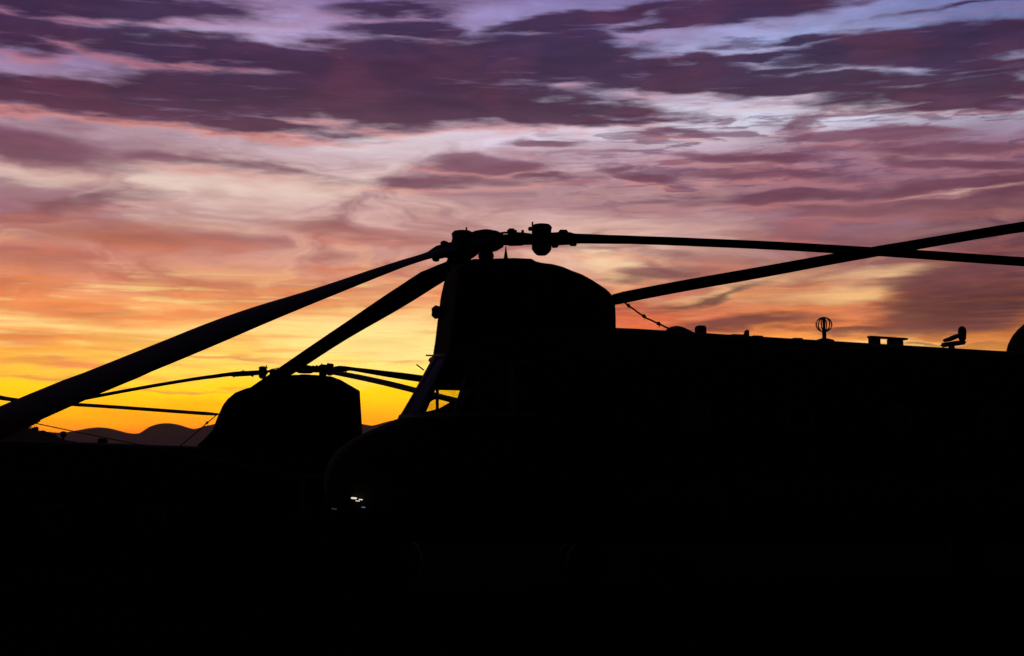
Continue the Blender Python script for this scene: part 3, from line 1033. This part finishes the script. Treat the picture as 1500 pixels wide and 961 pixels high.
def plain_blade(cr, hub_local, waz, rz, drop, th=4):
    """a blade that leaves the picture: same shape, drooping by eye"""
    d = Vector((cos(radians(waz)), sin(radians(waz)), 0))
    P = cr.world(hub_local)
    st = []
    old = globals()['onplane']
    tabs = [(r, cr.gz + rz - drop * (r / BLADE_R) ** 1.7, th) for r in (2.0, 4.0, 6.0, 8.0, BLADE_R)]
    it = iter(tabs)
    globals()['onplane'] = lambda px, py, P_, az_: (px, py, None)
    try:
        return cr.blade(hub_local, waz, tabs, cr.gz + rz, BLADE_R)
    finally:
        globals()['onplane'] = old


plain_blade(main, main.aft_hub, 300, main.aft_hub.z, 1.6)
plain_blade(main, main.aft_hub, 60, main.aft_hub.z, 1.3)


def part(cr, name, build, mat, label=None, parent=None):
    bm = bmesh.new()
    build(bm)
    o = finish(name, bm, mat, parent or cr.root)
    if label:
        o['label'] = label
    return o


def rz(cr, px, py):
    return cr.prof(px, py)


# roof fittings of the near helicopter
def roof_fittings():
    cr = main
    s0, z0 = rz(cr, 974, 488)
    s1, z1 = rz(cr, 988, 477.5)
    s2, z2 = rz(cr, 1020, 488)
    def hump(bm):
        pr = [(s0, .05, z0 - .2, z0 - .02), (s0 + .05, .14, z0 - .2, z0 + .07), (s1 - .02, .18, z0 - .2, z1 - .005), (s1 + .08, .18, z0 - .2, z1 - .005), (s1 + .2, .17, z0 - .2, z1 - .05), (s2, .10, z2 - .2, z2 - .01), (s2 + .08, .05, z2 - .2, z2 - .06)]
        add_rings(bm, [superring(*q, 2.4, 20) for q in smooth_stations(pr, 3)])
    part(cr, 'roof_fairing', hump, OLIVE, 'small humped fairing where the rope is tied')
    sa, za = rz(cr, 1018, 477)
    sb, zb = rz(cr, 1034.5, 489)
    part(cr, 'antenna_box', lambda bm: add_box(bm, ((sa + sb) / 2, 0, (za + zb) / 2 - .05), (sb - sa - .05, .16, za - zb + .1), (0, 0, 0), .018), OLIVE, 'upright square antenna box')
    sa, za = rz(cr, 1095, 483)
    sb, zb = rz(cr, 1088, 493)
    def fin(bm):
        v = []
        for y in (-.02, .02):
            for s_, z_ in ((sb, zb - .05), (sb + .1, zb - .05), (sb + .1, za - .02), (sb + .075, za), (sb + .04, za - .02)):
                v.append(bm.verts.new((s_, y, z_)))
        bm.faces.new(v[:5]); bm.faces.new(v[9:4:-1])
        for k in range(5):
            bm.faces.new((v[k], v[(k + 1) % 5], v[5 + (k + 1) % 5], v[5 + k]))
    part(cr, 'blade_antenna', fin, OLIVE, 'small swept blade antenna')
    for (xa, xb, yt, yb) in ((1066, 1088, 490.5, 495), (1097, 1112, 492.5, 497), (1156, 1170, 496, 501)):
        sa, za = rz(cr, xa, yt)
        sb, zb = rz(cr, xb, yb)
        part(cr, 'roof_plate', lambda bm: add_box(bm, ((sa + sb) / 2, 0, (za + zb) / 2 - .03), (sb - sa, .3, za - zb + .06), (0, 0, 0), .012), OLIVE)
    # caged ball antenna on a post
    sc, zc = rz(cr, 1207, 475.5)
    _, zt = rz(cr, 1207, 465)
    R = zt - zc
    _, zbse = rz(cr, 1207, 498.5)
    ant = part(cr, 'cage_antenna', lambda bm: (add_tube(bm, [(sc, 0, zbse - .03), (sc, 0, zc - R * .9)], .032, 12),
                                               add_tube(bm, [(sc, 0, zbse - .06), (sc, 0, zbse + .0), (sc, 0, zbse + .03)], [.17, .15, .05], 16),
                                               add_tube(bm, [(sc, 0, zc - R), (sc, 0, zc + R)], .022, 8)), STEEL, 'ball shaped cage antenna on a post')
    for k, deg in enumerate((-18, 40, 104)):
        a = radians(deg)
        def hoop(bm):
            pts = []
            for j in range(25):
                t = 2 * pi * j / 24
                pts.append(Vector((sc + cos(a) * cos(t) * R * 1.08, sin(a) * cos(t) * R * 1.08, zc + sin(t) * R)))
            add_tube(bm, pts, .010, 6, cap=False)
        part(cr, 'cage_hoop', hoop, STEEL, None, ant)
    # low bridge-like antenna: two blocks under a slab
    s1, z1 = rz(cr, 1272, 492)
    s2, z2 = rz(cr, 1288, 506)
    s3, _ = rz(cr, 1299.5, 500)
    s4, z4 = rz(cr, 1323, 508)
    s5, z5 = rz(cr, 1328, 495.5)
    tl = -atan2(z5 - z1, s5 - s1)
    br = part(cr, 'bridge_antenna', lambda bm: add_box(bm, ((s1 + s5) / 2, 0, (z1 + z5) / 2 - .015), (s5 - s1, .1, .03), (0, tl, 0), .008), OLIVE, 'flat slab carried on two blocks')
    part(cr, 'support_block', lambda bm: add_box(bm, ((s1 + s2) / 2 + .01, 0, (z1 + z2) / 2 - .05), (s2 - s1, .07, z1 - z2 + .05), (0, 0, 0), .01), OLIVE, None, br)
    part(cr, 'support_block', lambda bm: add_box(bm, ((s3 + s4) / 2, 0, (z5 + z4) / 2 - .05), (s4 - s3 - .02, .07, z5 - z4 + .05), (0, 0, 0), .01), OLIVE, None, br)
    # swivelling sensor with upright paddle
    p = lambda x, y: rz(cr, x, y)
    sp, zp = p(1394, 511)
    sq, zq = p(1394, 503)
    base = part(cr, 'sensor_mount', lambda bm: add_tube(bm, [(sp, 0, zp - .08), (sp, 0, zp), (sp, 0, zq)], [.09, .05, .045], 12), STEEL, 'swivelling roof sensor with an upright paddle')
    sa, za = p(1382, 506)
    sb, zb = p(1412, 500)
    def slab(a0, a1, th, wd):
        (x0, y0), (x1, y1) = a0, a1
        (sa, za), (sb, zb) = p(x0, y0), p(x1, y1)
        L = sqrt((sb - sa) ** 2 + (zb - za) ** 2)
        return lambda bm: add_box(bm, ((sa + sb) / 2, 0, (za + zb) / 2), (L, wd, th), (0, -atan2(zb - za, sb - sa), 0), min(th, wd) * .3)
    part(cr, 'sensor_arm', slab((1381, 505.5), (1412, 501.5), .075, .16), STEEL, None, base)
    part(cr, 'sensor_panel', slab((1386, 499), (1406, 490.5), .05, .2), STEEL, None, base)
    part(cr, 'sensor_paddle', lambda bm: add_rings(bm, [[(x + .35 * 0, yy, zz) for x, yy, zz in superring2(p(1409.5, 489)[0], 0, hz_, r1, r2)] for hz_, r1, r2 in
         [(p(1409, 500)[1], .03, .04), (p(1409, 497)[1], .055, .06), (p(1409, 490)[1], .062, .07), (p(1409, 484)[1], .065, .07), (p(1409, 480)[1], .05, .05), (p(1408, 478)[1], .02, .02)]]), STEEL, None, base)


def superring2(sx, y, z, r1, r2, n=14):
    return [(sx + r1 * cos(2 * pi * k / n), y + r2 * sin(2 * pi * k / n), z) for k in range(n)]


roof_fittings()


def side_details():
    cr = main
    # rounded probe on the pylon's front face and thin pitot tubes above the windscreen
    s, z_ = cr.prof(644.5, 457.5, .25)
    part(cr, 'warning_light', lambda bm: add_tube(bm, [(s - .045, .25, z_ - .09), (s - .05, .25, z_ - .06), (s - .03, .25, z_), (s - .05, .25, z_ + .06), (s - .045, .25, z_ + .09)], [.03, .075, .09, .075, .03], 12), STEEL)
    part(cr, 'warning_light_bracket', lambda bm: add_box(bm, (s + .10, .25, z_), (.22, .05, .05)), STEEL)
    s1, z1 = cr.prof(624, 520.5, .2)
    s2, z2 = cr.prof(640, 521.5, .2)
    part(cr, 'pitot_tube', lambda bm: add_tube(bm, [(s1, .2, z1), (s2 + .15, .2, z2)], .012, 6), STEEL)
    s1, z1 = cr.prof(610, 534, .5)
    s2, z2 = cr.prof(616, 539, .5)
    part(cr, 'pitot_tube', lambda bm: add_tube(bm, [(s1, .5, z1), (s2 + .05, .5, z2 - .03)], .010, 6), STEEL)
    s1, z1 = cr.prof(741, 366, 0)
    part(cr, 'pylon_antenna', lambda bm: add_tube(bm, [(s1, 0, z1 + .05), (s1, 0, z1 - .0), (s1, 0, z1 - .12)], [.008, .012, .032], 8), STEEL)


side_details()

# ---- the far helicopter, facing the other way
far = Craft((447, 541), 25.0, 190, -1.1)
tag(far.root, 'smaller second tandem rotor helicopter left of centre behind the near rotor blades', 'helicopter', 'helicopters parked on the airfield')
far.aft_hub = Vector((11.9, 0, far.hz + 1.05))
far_roof = [(-1.5, 0)] + []
fr_px = [(290, 654), (230, 653), (140, 649), (50, 645), (0, 643)]
far_roof = [far.prof(*p) for p in fr_px]
far_roof = [(-2.5, far_roof[0][1] - .02)] + far_roof


def pylon_far():
    # stations run from the front (right in the picture) to the rear (left)
    pts = [(529, 620, .40), (526, 571, .46), (512, 563, .50), (498, 555, .52), (484, 550, .54), (460, 548, .55), (430, 548, .55), (405, 553, .55), (380, 563, .54), (360, 568, .52), (345, 574, .50), (334, 583, .48),
           (327, 592, .45), (320, 607, .42), (312, 628, .40), (300, 641, .36), (290, 650, .30)]
    out = []
    for px, py, w in pts:
        s, zz = far.prof(px, py)
        out.append((s, w, 2.75, max(zz - .02, 2.8), 3.2))
    return out


far.airframe(-0.42, pylon_far(), far_roof, 1)
far.head((0, 0, far.hz), [(185, -.08, 1.2), (62, .07, 1.2), (-57, -.10, 1.2)], 9, .52)
far.head(far.aft_hub, [(5, -.10, 1.0), (125, -.05, 1.0), (245, -.05, 1.0)], 4)
bL, tL = far.blade((0, 0, 0), 185, [(392, 539.8, -2), (340, 546.8, -4), (280, 555.8, -4), (227, 565.2, -5), (163, 575.8, -5), (134, 582.3, -5)], far.hub.z - .08, BLADE_R, chord=.7, thick=.07)
bR1, t1 = far.blade((0, 0, 0), 62, [(500, 537.8, 6), (556, 545.4, 0), (605, 553, -3)], far.hub.z + .07, BLADE_R, chord=.7, thick=.07)
bR2, t2 = far.blade((0, 0, 0), -57, [(500, 547.7, -1), (556, 559.1, -2), (599, 570, -4)], far.hub.z - .10, BLADE_R - .2, chord=.7, thick=.07)
bE, tE = far.blade(far.aft_hub, 5, [(317, 607.5, 5), (227, 601, 5), (118, 593.2, 5), (0, 587.5, 5)], far.gz + far.aft_hub.z, 10.3, chord=.78, thick=.065)
plain_blade(far, far.aft_hub, 125, far.aft_hub.z, 1.4)
plain_blade(far, far.aft_hub, 245, far.aft_hub.z, 1.6)


def far_fittings():
    cr = far
    s, z_ = cr.prof(93, 633)
    _, zb = cr.prof(93, 648)
    part(cr, 'roof_mast', lambda bm: (add_tube(bm, [(s, 0, zb - .05), (s, 0, z_)], .022, 8), add_tube(bm, [(s, 0, z_ - .09), (s, 0, z_ - .07), (s, 0, z_ + .0), (s, 0, z_ + .015)], [.03, .055, .055, .02], 10)), STEEL, 'thin mast with a knob on top')
    sa, za = cr.prof(157, 642.5)
    sb, zb = cr.prof(143.5, 655)
    part(cr, 'antenna_box', lambda bm: (add_box(bm, ((sa + sb) / 2, 0, (za + zb) / 2), (sb - sa, .2, za - zb), (0, 0, 0), .015),), OLIVE, 'squat square box on the roof')


def nose_glints():
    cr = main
    # glints on the near helicopter's nose, imitated by small glowing studs
    for (px, py, r, mt, lb) in ((521.5, 730, .011, GLINT_WARM, 'bright warm white glint, made to glow'), (526.5, 734, .005, GLINT_WARM, 'small white glint, made to glow'), (530.5, 732, .006, GLINT_WARM, 'small white glint, made to glow'),
                                (534.5, 743.3, .005, GLINT_BLUE, 'faint blue glint, made to glow'), (492.5, 745.8, .008, GLINT_DIM, 'very faint glint, made to glow')):
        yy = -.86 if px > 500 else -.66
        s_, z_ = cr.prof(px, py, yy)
        part(cr, 'glowing_glint', lambda bm: add_tube(bm, [(s_, yy + .3, z_), (s_, yy, z_), (s_, yy - .015, z_)], [r, r, r * .7], 12), mt, lb)


nose_glints()
far_fittings()


# ------------------------------------------------------------------ ropes
def rope(pts, rad, label, sag=0.0, knots=()):
    bm = bmesh.new()
    a, b = Vector(pts[0]), Vector(pts[-1])
    ctrl = [Vector(p) for p in pts]
    path = []
    n = 14
    for i in range(len(ctrl) - 1):
        for k in range(n):
            path.append(ctrl[i].lerp(ctrl[i + 1], k / n))
    path.append(ctrl[-1])
    L = len(path) - 1
    path = [p + Vector((0, 0, -sag * 4 * (i / L) * (1 - i / L))) + Vector((mnoise.noise(p * 3.1), mnoise.noise(p * 2.7 + Vector((5, 0, 0))), mnoise.noise(p * 3.3 + Vector((0, 9, 0))))) * rad * 1.2 for i, p in enumerate(path)]
    add_tube(bm, path, rad, 7)
    for t in knots:
        i = int(t * L)
        p = path[i]
        d = (path[min(i + 1, L)] - path[i - 1]).normalized()
        add_tube(bm, [p - d * rad * 4, p - d * rad * 2, p, p + d * rad * 3, p + d * rad * 5], [rad * .8, rad * 2.0, rad * 2.3, rad * 1.8, rad * .8], 8)
        add_tube(bm, [p, p + Vector((0.02, 0, -rad * 3)), p + Vector((.0, 0, -rad * 4.5))], [rad * .8, rad * .6, rad * .3], 6)
    o = finish('tie_down_rope', bm, ROPE)
    return tag(o, label, 'rope', 'ropes tying down the rotor blades')


q = main.blade_point  # noqa
_, _, d0 = onplane(912, 441, main.world(main.aft_hub), radians(180))
s_, z_ = main.prof(981, 481.5)
rope([d0, main.world((s_, 0, z_))], .014, 'knotted rope from the drooping aft blade tip down to the roof fairing', .04, (.2, .52, .8))
e0 = onplane(316, 609, far.world(far.aft_hub), radians(5))[2]
s_, z_ = far.prof(262, 655)
rope([e0, far.world((s_, 0, z_))], .010, 'thin rope slanting from the far blade tip to the far roof', .0, (.25,))
# long rope from the near blade tip across to the near helicopter's nose ring
cornerA = at(48, 619.5, ptA.y)
nose_ring = main.world((-1.95, -.55, 1.52))
rope([cornerA, nose_ring], .004, 'long thin red rope running right from the near blade tip across the hills', .02)

# ------------------------------------------------------------------ air
def haze():
    bm = bmesh.new()
    lo, hi = Vector((-8900, -8900, -2.4)), Vector((8900, 8900, 330))
    bmesh.ops.create_cube(bm, size=1, matrix=Matrix.Translation((lo + hi) / 2) @ Matrix.Diagonal((*(hi - lo), 1)))
    me = bpy.data.meshes.new('haze')
    bm.to_mesh(me)
    bm.free()
    mt = bpy.data.materials.new('thin_haze')
    mt.use_nodes = True
    t = mt.node_tree
    t.nodes.clear()
    out = t.nodes.new('ShaderNodeOutputMaterial')
    v = t.nodes.new('ShaderNodeVolumePrincipled')
    v.inputs['Density'].default_value = HAZE_DENSITY
    v.inputs['Color'].default_value = (1.0, 0.80, 0.76, 1)
    v.inputs['Anisotropy'].default_value = 0.3
    t.links.new(v.outputs[0], out.inputs['Volume'])
    me.materials.append(mt)
    o = bpy.data.objects.new('haze', me)
    COL.objects.link(o)
    tag(o, 'thin dusk haze over the airfield and the hills', None, None, 'stuff')


HAZE_DENSITY = 7.5e-5
haze()
